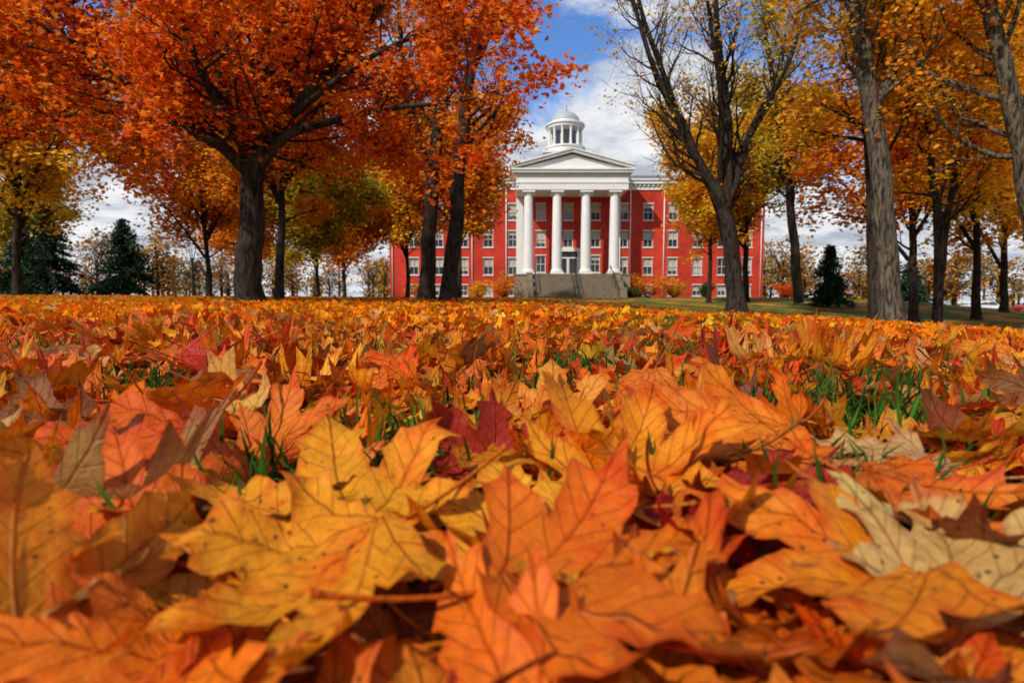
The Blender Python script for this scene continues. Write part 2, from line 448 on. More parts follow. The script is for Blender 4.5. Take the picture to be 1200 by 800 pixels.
colr = np.concatenate([colr, np.array([h_[7] for h_ in HERO])]); tid = np.concatenate([tid, np.array([h_[8] for h_ in HERO])])
leaves_root = empty('fallen_leaves')
mass('leaves_close', NEAR_T, tid, pos, R, sc, colr, M_LEAF, leaves_root, True, True)
# mid
x, y = scatter(36000, 2.6, 11, 1.05, 1.0, rng)
k = rng.random(len(x)) > patch(x, y) * .7 + np.clip(wav(x*1.5, y*1.5) - .15, 0, .8)
k &= rng.random(len(x)) < lawn_dens(x, y)
x, y = x[k], y[k]; n = len(x); tilt = np.abs(rng.normal(0, .24, n)); tilt = np.where(rng.random(n) < .05, rng.uniform(.8, 1.2, n), tilt)
sc = rng.uniform(.08, .13, n); R = rotm(rng.uniform(0, 6.283, n), tilt, rng.uniform(0, 6.283, n))
cen = np.einsum('nij,j->ni', R, np.array([0, .4, 0])) * sc[:, None]
pos = np.stack([x, y, H(x, y) + .010 + rng.random(n) * .02 + np.sin(tilt) * sc * .3], -1) - cen
mass('leaves_middle', MID_T, rng.integers(0, len(MID_T), n), pos, R, sc,
     pal(n, [GOLD, ORNG, YEL, TAN, RED, RORG], [.33,.32,.12,.09,.02,.13], rng, .2), M_LEAFM, leaves_root, False, False)
# far
x, y = scatter(100000, 10.5, 66, 1.05, 4, rng, 1.25)
dens = .5 + .5 * wav(x * .35, y * .25) - np.clip((x - 1) * .03, -.25, .3) * sst(9, 25, y) - .25 * sst(30, 60, y)
k = rng.random(len(x)) < np.clip(dens + .12, .10, 1) * lawn_dens(x, y)
k &= ~((y > 61) & (x > .0) & (x < 14))
x, y = x[k], y[k]; n = len(x); tilt = np.abs(rng.normal(0, .4, n))
sc = rng.uniform(.10, .18, n); R = rotm(rng.uniform(0, 6.283, n), tilt, rng.uniform(0, 6.283, n))
pos = np.stack([x, y, H(x, y) + .015 + rng.random(n) * .02], -1)
mass('leaves_far', KITE_T, rng.integers(0, 2, n), pos, R, sc,
     pal(n, [GOLD, ORNG, YEL, TAN, RORG], [.30,.34,.14,.10,.12], rng), M_FOL, leaves_root, False)

# ------------------------------------------------------------------ grass
def blade(seed):
    r = random.Random(seed); b = r.uniform(.15, .7); v = []; 
    for i in range(4):
        t = i / 4; w = .028 * (1 - t * .6); v += [(-w, b*t*t, t), (w, b*t*t, t)]
    v.append((0, b, .95 - b * .15))
    return v, [(0,1,3,2),(2,3,5,4),(4,5,7,6),(6,7,8)]
BL = [blade(i) for i in range(8)]
x, y = scatter(60000, -.6, 7, 1.05, .6, rng, 1.1)
k = (rng.random(len(x)) < .30 + .5 * patch(x, y) + .6 * (1 - lawn_dens(x, y))) & (np.hypot(x, y) > .30)
x, y = x[k], y[k]
# tufts
tx, ty = scatter(560, .5, 4.5, 1.0, .2, rng, 1.0)
gx = []; gy = []
for cx, cy, r_ in list(GR) + [(a, b, .035) for a, b in zip(tx, ty)]:
    m_ = int(420 * min(1.3, (r_ / .15) ** 1.5)) if r_ > .04 else 18
    gx.append(rng.normal(cx, r_ * .7, m_)); gy.append(rng.normal(cy, r_ * .7, m_))
x2, y2 = scatter(60000, 2, 24, .72, 0, rng, 1.3); k2 = (rng.random(len(x2)) < (1 - lawn_dens(x2, y2)) * 1.1) & (x2 > 0)
x = np.concatenate([x] + gx + [x2[k2]]); y = np.concatenate([y] + gy + [y2[k2]]); k = (y > .40) | (abs(x) > .33); x, y = x[k], y[k]
n = len(x)
tl = np.abs(rng.normal(0, .4, n)); R = rotm(rng.uniform(0, 6.283, n), tl, rng.uniform(0, 6.283, n))
mass('grass', BL, rng.integers(0, 8, n), np.stack([x, y, H(x, y) - .004], -1), R, rng.uniform(.05, .115, n) * np.where(y > 2.0, .62, 1),
     pal(n, [(.035,.10,.012),(.06,.15,.018),(.025,.06,.010),(.16,.17,.04)], [.4,.3,.25,.05], rng), M_GRASS, None, True)

# ------------------------------------------------------------------ trees
def foliage(name, pts, per, sigma, size, cols, probs, seed, parent, star=False, mat=None, flat=.7, shade=.25):
    r = np.random.default_rng(seed); P = np.array(pts)
    if len(P) == 0: return
    m = len(P); cl = 1 + r.normal(0, shade, (m, 1))
    base = pal(m, cols, probs, r, .1)
    idx = np.repeat(np.arange(m), per); n = len(idx)
    pos = P[idx] + r.normal(0, 1, (n, 3)) * np.array([sigma, sigma, sigma * flat])
    c = np.clip(.6 * base[idx] + .4 * pal(n, cols, probs, r, .12), 0, 1) * np.clip(cl[idx], .45, 1.35)
    T = STAR_T if star else KITE_T
    az = r.uniform(0, 6.283, n); tl = np.abs(r.normal(0, .75, n)) ; R = rotm(az, tl, r.uniform(0, 6.283, n))
    mass(name, T, r.integers(0, len(T), n), pos, R, r.uniform(.7, 1.3, n) * size, np.clip(c, .003, .95), mat or M_FOL, parent, False)

def tree(name, guides, seed, L1=2.2, gap=.5, per=8, sigma=.2, size=.1, cols=(ORNG,), probs=(1,), bark=None, up=.15,
         start=.3, leafy=1.0, star=False, angle=(35, 70), nl2=5, nl3=4, twig_r=.006, bare=None):
    rg = random.Random(seed); P = Part(); leaves = []
    root = empty(name)
    def wob(a): return Vector((rg.gauss(0, a), rg.gauss(0, a), rg.gauss(0, a)))
    def side_dir(d, amin, amax):
        v = wob(1); v = (v - d * v.dot(d)); v.normalize()
        a = math.radians(rg.uniform(amin, amax))
        return (d * math.cos(a) + v * math.sin(a)).normalized()
    def grow(p, d, L, r, lev, lf):
        ns = 5 if lev == 1 else (4 if lev == 2 else 3)
        pts = [p.copy()]; q = p.copy(); dd = d.copy(); st = L / ns
        for i in range(ns):
            dd = (dd + wob(.16) + Vector((0, 0, up * (.8 if lev < 3 else .2)))).normalized()
            q = q + dd * st; pts.append(q.copy())
        rr = [max(r * (1 - .75 * i / ns), twig_r) for i in range(ns + 1)]
        P.tube(pts, rr, 5 if lev == 1 else 3)
        if lev == 3:
            if rg.random() < lf:
                for k in (1, 2, 3): leaves.append(tuple(pts[k]))
            return
        cnt = nl2 if lev == 1 else nl3
        for c in range(cnt):
            t = (.25 + .75 * (c + rg.random() * .8) / cnt) * ns; i = min(int(t), ns - 1)
            pp = pts[i].lerp(pts[i+1], min(t - i, 1)); dl = (pts[i+1] - pts[i]).normalized()
            grow(pp, side_dir(dl, 25, 60), L * rg.uniform(.42, .65), max(rr[i] * .6, twig_r), lev + 1, lf)
    for gi, (gp, r0, r1) in enumerate(guides):
        g = [Vector(p) for p in gp]
        dens = []; 
        for i in range(len(g) - 1):
            p0 = g[max(i-1, 0)]; p1 = g[i]; p2 = g[i+1]; p3 = g[min(i+2, len(g)-1)]
            for k in range(5):
                t = k / 5
                dens.append(.5 * ((2*p1) + (p2-p0)*t + (2*p0-5*p1+4*p2-p3)*t*t + (3*p1-p0-3*p2+p3)*t**3))
        dens.append(g[-1]); n = len(dens)
        for i in range(2, n): dens[i] += Vector((rg.gauss(0, 1), rg.gauss(0, 1), 0)) * .035 * min(1, r0 * 3)
        rad = [r0 + (r1 - r0) * i / (n - 1) for i in range(n)]
        trunk = gp[0][2] < h1(gp[0][0], gp[0][1]) + .6
        if trunk:
            rad[0] *= 1.22; rad[1] *= 1.04
            dens.insert(0, dens[0] + Vector((0, 0, -.4))); rad.insert(0, rad[0] * 1.3)
        P.tube(dens, rad, 14 if r0 > .15 else 7)
        tot = sum((dens[i+1] - dens[i]).length for i in range(len(dens) - 1)); acc = 0; nxt = tot * (start if trunk or gi == 0 else .15)
        for i in range(len(dens) - 1):
            sl = (dens[i+1] - dens[i]).length
            while acc + sl > nxt:
                t = (nxt - acc) / sl; p = dens[i].lerp(dens[i+1], t); d = (dens[i+1] - dens[i]).normalized()
                fr = nxt / tot
                # whole boughs may be bare so sky shows between clumps
                lf = leafy if rg.random() > .15 else leafy * .15
                if rg.random() < .12 and leafy < .5: lf = .8
                grow(p, side_dir(d, *angle), L1 * rg.uniform(.7, 1.2) * (1.1 - .45 * fr), min(rad[i] * .42, .085), 1, lf)
                nxt += gap * rg.uniform(.6, 1.4)
            acc += sl
        d = (dens[-1] - dens[-2]).normalized()
        for q in range(2): grow(dens[-1], side_dir(d, 5, 30), L1 * .8, r1 * .8, 1, leafy)
    P.build('trunk_and_limbs', bark or M_BARKD, root, True)
    foliage('foliage', leaves, per, sigma, size, cols, probs, seed, root, star)
    return root

def auto(x, y, Ht, r, lean=(0, 0), fork=.3, nl=5, spread=.35, seed=0):
    rg = random.Random(seed * 7 + 3); z = h1(x, y); k = 1 - fork
    top = (x + lean[0], y + lean[1], z + Ht)
    f = (x + lean[0] * fork, y + lean[1] * fork, z + Ht * fork)
    mid = (x + lean[0] * .6 + rg.uniform(-.3, .3), y + lean[1] * .6, z + Ht * .65)
    gs = [([(x, y, z), f, mid, top], r, r * .22)]
    for i in range(nl):
        a = 2 * math.pi * (i + rg.random() * .6) / nl; s = spread * Ht * rg.uniform(.7, 1.15); e = Ht * rg.uniform(.3, .75) * k
        f0 = tuple(f[j] + (mid[j] - f[j]) * rg.uniform(0, .8) for j in range(3))
        gs.append(([f0, (f0[0] + math.cos(a)*s*.45, f0[1] + math.sin(a)*s*.45, f0[2] + e * .5),
                    (f0[0] + math.cos(a)*s, f0[1] + math.sin(a)*s, f0[2] + e)], r * .45, r * .12))
    return gs

REDP = ([(.95,.13,.012),(.95,.20,.015),(.95,.32,.03),(.88,.075,.012)], [.36,.34,.18,.12])
ORP = ([(.92,.30,.02),(.92,.42,.03),(.88,.20,.012),(.62,.22,.025)], [.35,.35,.22,.08])
GOP = ([(.92,.48,.03),(.92,.36,.02),(.82,.54,.05),(.58,.31,.035)], [.38,.32,.22,.08])
YGP = ([(.46,.40,.035),(.70,.46,.04),(.22,.27,.03),(.72,.32,.025)], [.35,.3,.2,.15])
DGP = ([(.07,.11,.03),(.12,.15,.03),(.30,.22,.03)], [.5,.35,.15])

# big red-orange maple on the left
tree('red_maple_tree', [
    ([(-6.58,14.3,.2),(-6.52,14.3,1.8),(-6.37,14.3,3.4)], .35, .26),
    ([(-6.37,14.3,3.3),(-7.29,14.0,4.25),(-8.4,13.7,4.95),(-9.7,13.3,5.9),(-11.0,13.0,6.6)], .17, .04),
    ([(-6.37,14.3,3.3),(-6.15,14.4,5.2),(-6.05,14.5,6.8),(-5.8,14.6,9.3)], .22, .08),
    ([(-6.37,14.3,3.4),(-5.47,14.1,4.25),(-4.3,13.9,4.55),(-2.8,13.6,4.75),(-1.2,13.4,4.8)], .15, .03),
    ([(-6.3,14.3,3.5),(-5.36,14.6,5.2),(-4.3,15.0,6.5),(-3.1,15.4,8.3)], .17, .05),
    ([(-6.4,14.3,3.5),(-7.15,14.8,5.0),(-7.8,15.2,6.8),(-8.6,15.6,8.8)], .17, .05),
    ([(-6.4,14.3,3.7),(-6.7,12.6,5.2),(-6.4,10.9,6.6)], .13, .04),
    ([(-6.4,14.3,3.6),(-5.9,16,5.0),(-5.4,18,6.6)], .13, .04),
    ([(-7.6,14.0,4.4),(-9.3,14.3,4.9),(-11.4,14.7,4.9)], .10, .03),
    ([(-5.4,14.3,4.8),(-3.5,14.0,6.0),(-1.7,13.8,6.7)], .10, .03)],
    5, L1=2.2, gap=.46, per=8, sigma=.17, size=.13, cols=REDP[0], probs=REDP[1], star=True, start=.97, up=.08, leafy=.9)
tree('orange_maple_tree', auto(-10.0, 24.5, 10, .2, (.6, 0), .35, 6, .38, 2), 12, L1=2.4, gap=.65, per=7, sigma=.3, size=.2, cols=ORP[0], probs=ORP[1], start=.35)
# twin dark trunks left of the building
tree('tall_maple_tree', [([(-3.6,24,.4),(-3.35,24,4.7),(-2.9,24,8.7),(-2.2,24,12.5),(-1.6,24,16)], .34, .12),
     ([(-3.3,24,5.2),(-4.2,24.4,8),(-4.7,25,11),(-5,25.5,14)], .2, .06)], 21, L1=3.0, gap=.75, per=5, sigma=.3, size=.16,
     cols=ORP[0], probs=ORP[1], leafy=.4, start=.35, up=.2)
tree('tall_maple_tree', [([(-2.36,21,.35),(-1.9,21,5.4),(-1.45,21,8.6),(-.75,21,11.4),(-.2,21,15)], .29, .12),
     ([(-1.5,21,8.4),(-.6,21,10),(.6,21.2,11.0)], .12, .04)], 22, L1=2.6, gap=.7, per=4, sigma=.3, size=.13,
     cols=REDP[0], probs=REDP[1], leafy=.12, start=.35, up=.2)
# right of the building: big spreading, mostly bare trees
tree('spreading_maple_tree', [([(9.85,25,.0),(9.6,25,2.2),(9.3,25,4.5)], .40, .29),
     ([(9.3,25,4.3),(7.6,24.8,7.0),(6.1,24.6,9.8),(4.6,24.4,13.6)], .22, .06),
     ([(9.3,25,4.4),(9.25,25,7.9),(8.8,25,11.3),(8.3,25,15.8)], .24, .08),
     ([(9.3,25,4.4),(10.5,25.3,7.9),(12,25.6,10.5),(13.1,26,13.5)], .20, .06),
     ([(9.0,25,5.4),(8.4,23.6,8.5),(7.4,22.5,12)], .14, .05)],
     31, L1=3.1, gap=.60, per=4, sigma=.3, size=.14, cols=GOP[0], probs=GOP[1], leafy=.10, start=.95, up=.25, angle=(25, 60))
tree('spreading_maple_tree', [([(10.9,27.5,.1),(9.9,27.5,4.6),(7.6,27.2,9.4),(5.4,27,15)], .28, .08)], 33, L1=3.0, gap=.6, per=4, sigma=.3,
     size=.15, cols=GOP[0], probs=GOP[1], leafy=.08, start=.35, up=.25, angle=(25, 60))
tree('oak_tree', [([(17.6,35,.2),(16.9,35,6.3),(16,35,11),(15.1,35,16)], .30, .1)], 35, L1=3.4, gap=.7, per=7, sigma=.4, size=.22,
     cols=YGP[0], probs=YGP[1], leafy=.7, start=.35)
# right foreground trees
tree('grey_maple_tree', [([(11.35,17,-.5),(10.96,17,2.9),(10.4,17,6.2),(9.7,17,9.3),(9.1,17,12.5)], .34, .15),
     ([(10.5,17,5.6),(11.4,17.3,7.4),(12.2,17.6,9.6)], .16, .05)],
     41, L1=3.0, gap=.5, per=8, sigma=.27, size=.14, cols=GOP[0], probs=GOP[1], leafy=.7, bark=M_BARKG, start=.5)
tree('grey_maple_tree', [([(12.8,20,-.6),(12.4,20,4.9),(12.0,20,8.5),(11.7,20,13)], .24, .1)],
     42, L1=3.0, gap=.55, per=8, sigma=.3, size=.16, cols=GOP[0], probs=GOP[1], leafy=.85, start=.4)
tree('golden_maple_tree', [([(15.7,21,-.9),(15.55,21,3.2),(15.0,21,6.4),(14.6,21,11)], .18, .07)],
     43, L1=2.9, gap=.5, per=8, sigma=.3, size=.16, cols=ORP[0], probs=ORP[1], leafy=.95, start=.33)
tree('golden_maple_tree', [([(16.1,21.6,-.9),(16.3,21.6,3.2),(16.8,21.6,6.8),(17.2,21.6,11)], .15, .06)],
     44, L1=2.9, gap=.5, per=8, sigma=.3, size=.16, cols=GOP[0], probs=GOP[1], leafy=.95, start=.33)
tree('grey_maple_tree', [([(14.1,15,-.9),(13.55,15,2.6),(12.5,15,6.4),(11.5,15,9.5)], .29, .14)],
     45, L1=2.9, gap=.48, per=8, sigma=.25, size=.135, cols=ORP[0], probs=ORP[1], leafy=.85, bark=M_BARKG, start=.48)
for i, (X, Y, Ht, r, P_) in enumerate([(24, 34, 15, .28, ORP), (31, 38, 16, .3, GOP), (38, 44, 15, .3, ORP), (29, 30, 13, .26, GOP)]):
    tree('golden_maple_tree', auto(X, Y, Ht, r, (-.8, 0), .22, 6, .33, 60 + i), 160 + i, L1=3.2, gap=.9, per=9, sigma=.45, size=.27, cols=P_[0], probs=P_[1], leafy=.9)
tree('golden_maple_tree', auto(20.5, 50, 15.5, .3, (-.5, 0), .25, 6, .25, 71), 171, L1=3.2, gap=.75, per=9, sigma=.45, size=.27, cols=YGP[0], probs=[.2,.5,.05,.25], leafy=.85)
tree('yellow_maple_tree', auto(16.2, 47, 13.5, .2, (.2, 0), .33, 6, .25, 72), 172, L1=2.6, gap=.75, per=8, sigma=.4, size=.25, cols=GOP[0], probs=GOP[1], leafy=.75)
# left background trees
tree('yellow_maple_tree', auto(-4.0, 43, 12.5, .2, (.3, 0), .25, 6, .27, 81), 181, L1=2.8, gap=.65, per=8, sigma=.4, size=.25, cols=ORP[0], probs=ORP[1], leafy=.8)
tree('yellow_maple_tree', auto(-8.6, 47, 12.5, .2, (.3, 0), .2, 6, .27, 91), 191, L1=2.8, gap=.75, per=8, sigma=.4, size=.26, cols=GOP[0], probs=GOP[1], leafy=.8)
tree('yellow_green_tree', auto(-11.9, 35, 7.3, .15, (0, 0), .12, 8, .34, 82), 182, L1=2.2, gap=.55, per=9, sigma=.35, size=.21, cols=YGP[0], probs=YGP[1])
tree('orange_maple_tree', auto(-13.5, 46, 8.5, .18, (0, 0), .15, 7, .35, 83), 183, L1=2.4, gap=.65, per=8, sigma=.4, size=.25, cols=ORP[0], probs=ORP[1])
tree('russet_oak_tree', auto(-15.3, 16.5, 12, .28, (.6, 0), .33, 7, .34, 84), 184, L1=2.6, gap=.65, per=7, sigma=.3, size=.14,
     cols=[(.42,.12,.022),(.70,.18,.02),(.28,.12,.03)], probs=[.4,.4,.2], leafy=.7)
tree('yellow_maple_tree', auto(-26, 30, 10, .25, (.4, 0), .2, 6, .35, 85), 185, L1=2.8, gap=.8, per=8, sigma=.35, size=.22, cols=GOP[0], probs=GOP[1], leafy=.8)
tree('orange_maple_tree', auto(-17.5, 33, 8.5, .18, (0, 0), .2, 6, .32, 86), 186, L1=2.4, gap=.75, per=8, sigma=.35, size=.21, cols=ORP[0], probs=ORP[1], leafy=.85)
tree('orange_maple_tree', auto(-24, 52, 9, .2, (0, 0), .12, 6, .38, 87), 187, L1=2.6, gap=.85, per=8, sigma=.45, size=.28, cols=ORP[0], probs=ORP[1], leafy=.85)
tree('yellow_green_tree', auto(-47, 55, 11, .25, (0, 0), .15, 6, .35, 88), 188, L1=2.8, gap=.95, per=7, sigma=.5, size=.3, cols=YGP[0], probs=YGP[1], leafy=.8)

def conifer(name, x, y, Ht, rad, seed):
    rg = random.Random(seed); z0 = h1(x, y); root = empty(name); P = Part()
    P.tube([(x, y, z0 - .3), (x, y, z0 + Ht * .5), (x, y, z0 + Ht)], [Ht * .03, Ht * .02, .01], 8); pts = []
    z = .06 * Ht
    while z < Ht * .98:
        R_ = rad * (1 - z / Ht) ** .85 + .08
        for k in range(8):
            a = rg.uniform(0, 6.28); L = R_ * rg.uniform(.55, 1.3)
            ps = [(x + math.cos(a) * L * t, y + math.sin(a) * L * t, z0 + z + .15 * L * t - .38 * L * t * t) for t in (0, .4, .75, 1)]
            P.tube(ps, [.03, .02, .012, .004], 3)
            for t in np.linspace(.25, 1, max(3, int(L / .18))):
                pts.append((x + math.cos(a) * L * t, y + math.sin(a) * L * t, z0 + z + .15 * L * t - .38 * L * t * t))
        z += Ht * .036
    P.build('trunk_and_branches', M_BARKD, root, True)
    foliage('needles', pts, 9, .11, .17, [(.03,.065,.035),(.06,.11,.055),(.015,.035,.022)], [.4,.3,.3], seed, root, False, M_NEED, .6, .35)
conifer('spruce_tree', -36.5, 45, 7.2, 2.6, 1); conifer('spruce_tree', -34.5, 51, 7.0, 3.0, 2)
conifer('spruce_tree', -41, 48, 5.5, 2.4, 3); conifer('spruce_tree', 25.5, 46, 4.9, 1.6, 4)
conifer('spruce_tree', 46, 66, 5.5, 2.4, 5)

def shrub(name, x, y, w, ht, cols, probs, seed):
    rg = random.Random(seed); z = h1(x, y); root = empty(name); P = Part(); pts = []
    for i in range(26):
        a = rg.uniform(0, 6.28); s = w * .5 * rg.random() ** .6; hh = ht * rg.uniform(.55, 1.05) * (1 - .35 * (s / (w * .5)) ** 2)
        ps = [(x, y, z - .1), (x + math.cos(a)*s*.6, y + math.sin(a)*s*.6, z + hh * .55), (x + math.cos(a)*s, y + math.sin(a)*s, z + hh)]
        P.tube(ps, [.03, .018, .005], 3)
        for t in (.35, .6, .85, 1.0):
            pts.append((x + math.cos(a)*s*t, y + math.sin(a)*s*t, z + hh * t))
    P.build('stems', M_BARKD, root); foliage('leaves', pts, 24, .2, .16, cols, probs, seed, root)
shrub('orange_shrub', -.9, 66.5, 4.2, 3.0, ORP[0], ORP[1], 1); shrub('orange_shrub', 16.2, 68, 4.8, 3.3, ORP[0], ORP[1], 2)
shrub('orange_shrub', 19.5, 69, 3.2, 2.3, GOP[0], GOP[1], 3); shrub('evergreen_shrub', 23.6, 69.5, 1.7, 1.9, DGP[0], [.8,.2,0], 4)
shrub('red_shrub', 33.5, 70, 3.4, 2.0, REDP[0], REDP[1], 5); shrub('orange_shrub', -4.0, 69, 3.0, 1.8, GOP[0], GOP[1], 6)
shrub('evergreen_shrub', 14.0, 65.5, 2.0, 1.1, DGP[0], DGP[1], 7); shrub('orange_shrub', -11, 68, 4, 1.8, ORP[0], ORP[1], 8)

# distant tree belt
def distant():
    rg = random.Random(9); root = empty('distant_trees'); P = Part(); pts = []
    for i in range(230):
        a = math.radians(rg.uniform(-62, 62)); d = rg.uniform(90, 180); x = d * math.sin(a) * 1.1; y = d * math.cos(a) + 25
        if -20 < x < 38 and y < 92: continue
        z = h1(x, y); Ht = rg.uniform(8, 15)
        P.tube([(x, y, z - .3), (x, y, z + Ht * .6)], [.3, .12], 5)
        isb = rg.random() < .28
        for k in range(22):
            aa = rg.uniform(0, 6.28); s = Ht * .34 * rg.random() ** .5; zz = Ht * rg.uniform(.12, .95)
            s *= math.sqrt(max(.1, 1 - ((zz / Ht - .55) / .5) ** 2))
            e = (x + math.cos(aa) * s, y + math.sin(aa) * s, z + zz)
            P.tube([(x, y, z + zz * .55), e], [.09, .03], 3)
            if not isb:
                pts.append(e); pts.append((e[0] * .5 + x * .5, e[1] * .5 + y * .5, e[2]))
            else:
                for q in range(4):
                    P.tube([e, (e[0] + rg.gauss(0, 1.0), e[1] + rg.gauss(0, 1.0), e[2] + rg.uniform(.2, 1.6))], [.035, .012], 3)
    P.build('trunks', M_BARKD, root)
    foliage('foliage', pts, 10, .8, .6, [(.66,.25,.03),(.52,.34,.05),(.12,.16,.05),(.44,.13,.03),(.26,.18,.07)], [.34,.22,.24,.12,.08], 3, root)
distant()

# ------------------------------------------------------------------ the hall
hall = empty('brick_hall')
XC = 7.03; FX0, FX1 = -15.4, 31.6; FY = 72.0; BY = 85.0; ZB = .2; ZT = 14.9
walls = Part(); frames = Part(); glass = Part(); blinds = Part(); sills = Part(); rw = random.Random(4)
def facade(mp, u0, u1, wins):
    us = sorted({u0, u1} | {w[0]-w[2]/2 for w in wins} | {w[0]+w[2]/2 for w in wins})
    zs = sorted({ZB, ZT} | {w[1]-w[3]/2 for w in wins} | {w[1]+w[3]/2 for w in wins})
    for i in range(len(us)-1):
        for j in range(len(zs)-1):
            uc = (us[i]+us[i+1])/2; zc = (zs[j]+zs[j+1])/2
            if any(abs(uc-w[0]) < w[2]/2 and abs(zc-w[1]) < w[3]/2 for w in wins): continue
            walls.add([mp(us[i],0,zs[j]), mp(us[i+1],0,zs[j]), mp(us[i+1],0,zs[j+1]), mp(us[i],0,zs[j+1])], [(0,1,2,3)])
    def bx(part, ua, ub, da, db, za, zb):
        c = [mp(ua,da,za),mp(ub,da,za),mp(ub,db,za),mp(ua,db,za),mp(ua,da,zb),mp(ub,da,zb),mp(ub,db,zb),mp(ua,db,zb)]
        part.add(c, [(0,3,2,1),(4,5,6,7),(0,1,5,4),(1,2,6,5),(2,3,7,6),(3,0,4,7)])
    for (u, z, w, h_) in wins:
        a, b, c, d = u-w/2, u+w/2, z-h_/2, z+h_/2; D = .24
        walls.add([mp(a,0,c),mp(a,D,c),mp(a,D,d),mp(a,0,d),mp(b,0,c),mp(b,D,c),mp(b,D,d),mp(b,0,d)],
                  [(0,1,2,3),(4,7,6,5),(0,4,5,1),(3,2,6,7)])
        fw = .10
        bx(frames, a, a+fw, .08, .2, c, d); bx(frames, b-fw, b, .08, .2, c, d)
        bx(frames, a+fw, b-fw, .085, .2, c, c+fw); bx(frames, a+fw, b-fw, .085, .2, d-fw, d)
        bx(frames, a+fw, b-fw, .10, .19, z-.04, z+.04)
        bx(frames, u-.025, u+.025, .12, .18, c+fw, z-.04); bx(frames, u-.025, u+.025, .12, .18, z+.04, d-fw)
        fr = rw.choice([.05, .25, .45, .5, .5, .55, .75, .9]); zs_ = d - (d - c) * fr
        glass.add([mp(a,.21,c),mp(b,.21,c),mp(b,.21,zs_),mp(a,.21,zs_)], [(0,1,2,3)])
        blinds.add([mp(a,.21,zs_),mp(b,.21,zs_),mp(b,.21,d),mp(a,.21,d)], [(0,1,2,3)])
        bx(sills, a-.08, b+.08, -.12, -.003, c-.13, c-.002); bx(sills, a-.08, b+.08, -.05, -.003, d+.002, d+.14)
WX = [XC - 6.9 - 3.12*k for k in range(6)] + [XC + 6.9 + 3.12*k for k in range(6)]
WX = [w for w in WX if FX0 + .9 < w < FX1 - .9]
wins = []
for wx in WX:
    wins += [(wx, 1.75, 1.15, 1.35), (wx, 4.75, 1.25, 2.1), (wx, 8.15, 1.25, 2.0), (wx, 11.5, 1.25, 2.0)]
for wx in (XC-3.42, XC, XC+3.42):
    wins += [(wx, 8.15, 1.25, 2.0), (wx, 11.5, 1.25, 2.0)]
for wx in (XC-3.42, XC+3.42): wins.append((wx, 5.05, 1.25, 2.1))
facade(lambda u, d, z: (u, FY + d, z), FX0, FX1, wins)
SW = [(yy, z, 1.2, 2.0) for yy in (74, 77, 80, 83) for z in (4.75, 8.15, 11.5)]
facade(lambda u, d, z: (FX0 + d, u, z), FY, BY, SW)
facade(lambda u, d, z: (FX1 - d, u, z), FY, BY, SW)
walls.add([(FX0, BY, ZB), (FX1, BY, ZB), (FX1, BY, ZT), (FX0, BY, ZT)], [(0,1,2,3)])
walls.build('brick_walls', M_BRICK, hall); frames.build('window_frames', M_TRIM, hall); glass.build('window_panes', M_GLASS, hall)
blinds.build('window_blinds', M_BLIND, hall); sills.build('window_sills_and_lintels', M_TRIM, hall)
p = Part(); PX0, PX1 = XC - 6.55, XC + 6.55
p.box(FX0-.12, PX0, FY-.12, FY-.003, .1, .85); p.box(PX1, FX1+.12, FY-.12, FY-.003, .1, .85); p.build('stone_plinth', M_STONE, hall)
c = Part()
for a, b in ((FX0-.5, PX0-.02), (PX1+.02, FX1+.5)):
    c.box(a+.35, b, FY-.15, FY-.003, 14.2, 14.9); c.box(a, b, FY-.5, FY+.1, 14.903, 15.3); c.box(a-.1 if a < 0 else a, b+(.1 if b > 20 else 0), FY-.65, FY+.1, 15.303, 15.5)
    x_ = a + .5
    while x_ < b - .3: c.box(x_, x_+.22, FY-.36, FY-.153, 14.62, 14.9); x_ += .55
c.box(FX0-.5, FX0+.1, FY+.12, BY+.5, 14.903, 15.5); c.box(FX1-.1, FX1+.5, FY+.12, BY+.5, 14.903, 15.5); c.box(FX0+.12, FX1-.12, BY-.1, BY+.5, 14.903, 15.5)
c.build('white_cornice', M_WHITE, hall)
d = Part()
for x_ in (-5.0, 19.0, 31.2, -15.0, PX0-1.2, PX1+1.2): d.lathe(x_, FY-.12, [(.07, .9), (.07, 14.2)], 8)
d.build('downspouts', M_WHITE, hall, True)
r = Part(); e0, e1, f0, f1 = FX0-.6, FX1+.6, FY-.6, BY+.6; rz = 17.4; my = (FY+BY)/2
r.add([(e0,f0,15.51),(e1,f0,15.51),(e1,f1,15.51),(e0,f1,15.51),(e0+6,my,rz),(e1-6,my,rz)], [(0,1,5,4),(1,2,5),(2,3,4,5),(3,0,4)])
r.build('hip_roof', M_ROOF, hall)
# portico
PZ = 3.55; PY = 67.3
st = Part(); st.box(PX0-.2, PX1+.2, 66.6, FY-.13, .2, PZ-.12); st.box(PX0-.3, PX1+.3, 66.5, FY-.13, PZ-.118, PZ); 
st.build('portico_podium', M_STONE, hall)
cs = Part()
for cx in (XC-5.08, XC-1.70, XC+1.70, XC+5.08):
    cs.box(cx-.78, cx+.78, PY+.05, PY+1.61, PZ+.002, PZ+.3)
    pr = [(.74, PZ+.3), (.76, PZ+.42), (.70, PZ+.52), (.62, PZ+.62)]
    zt = 12.75
    for k in range(9):
        t = k / 8; pr.append((.60 - .10 * t ** 1.6, PZ + .66 + (zt - PZ - .66) * t))
    pr += [(.56, zt+.05), (.52, zt+.12), (.66, zt+.3), (.70, zt+.36)]
    cs.lathe(cx, PY+.83, pr, 28); cs.box(cx-.76, cx+.76, PY+.07, PY+1.59, zt+.362, 13.345)
    for sx in (-.62, .62): cs.lathe(cx+sx, PY+.83, [(.2, zt+.02), (.24, zt+.2), (.2, zt+.36)], 10)
cs.build('columns', M_WHITE, hall, False)
pl = Part()
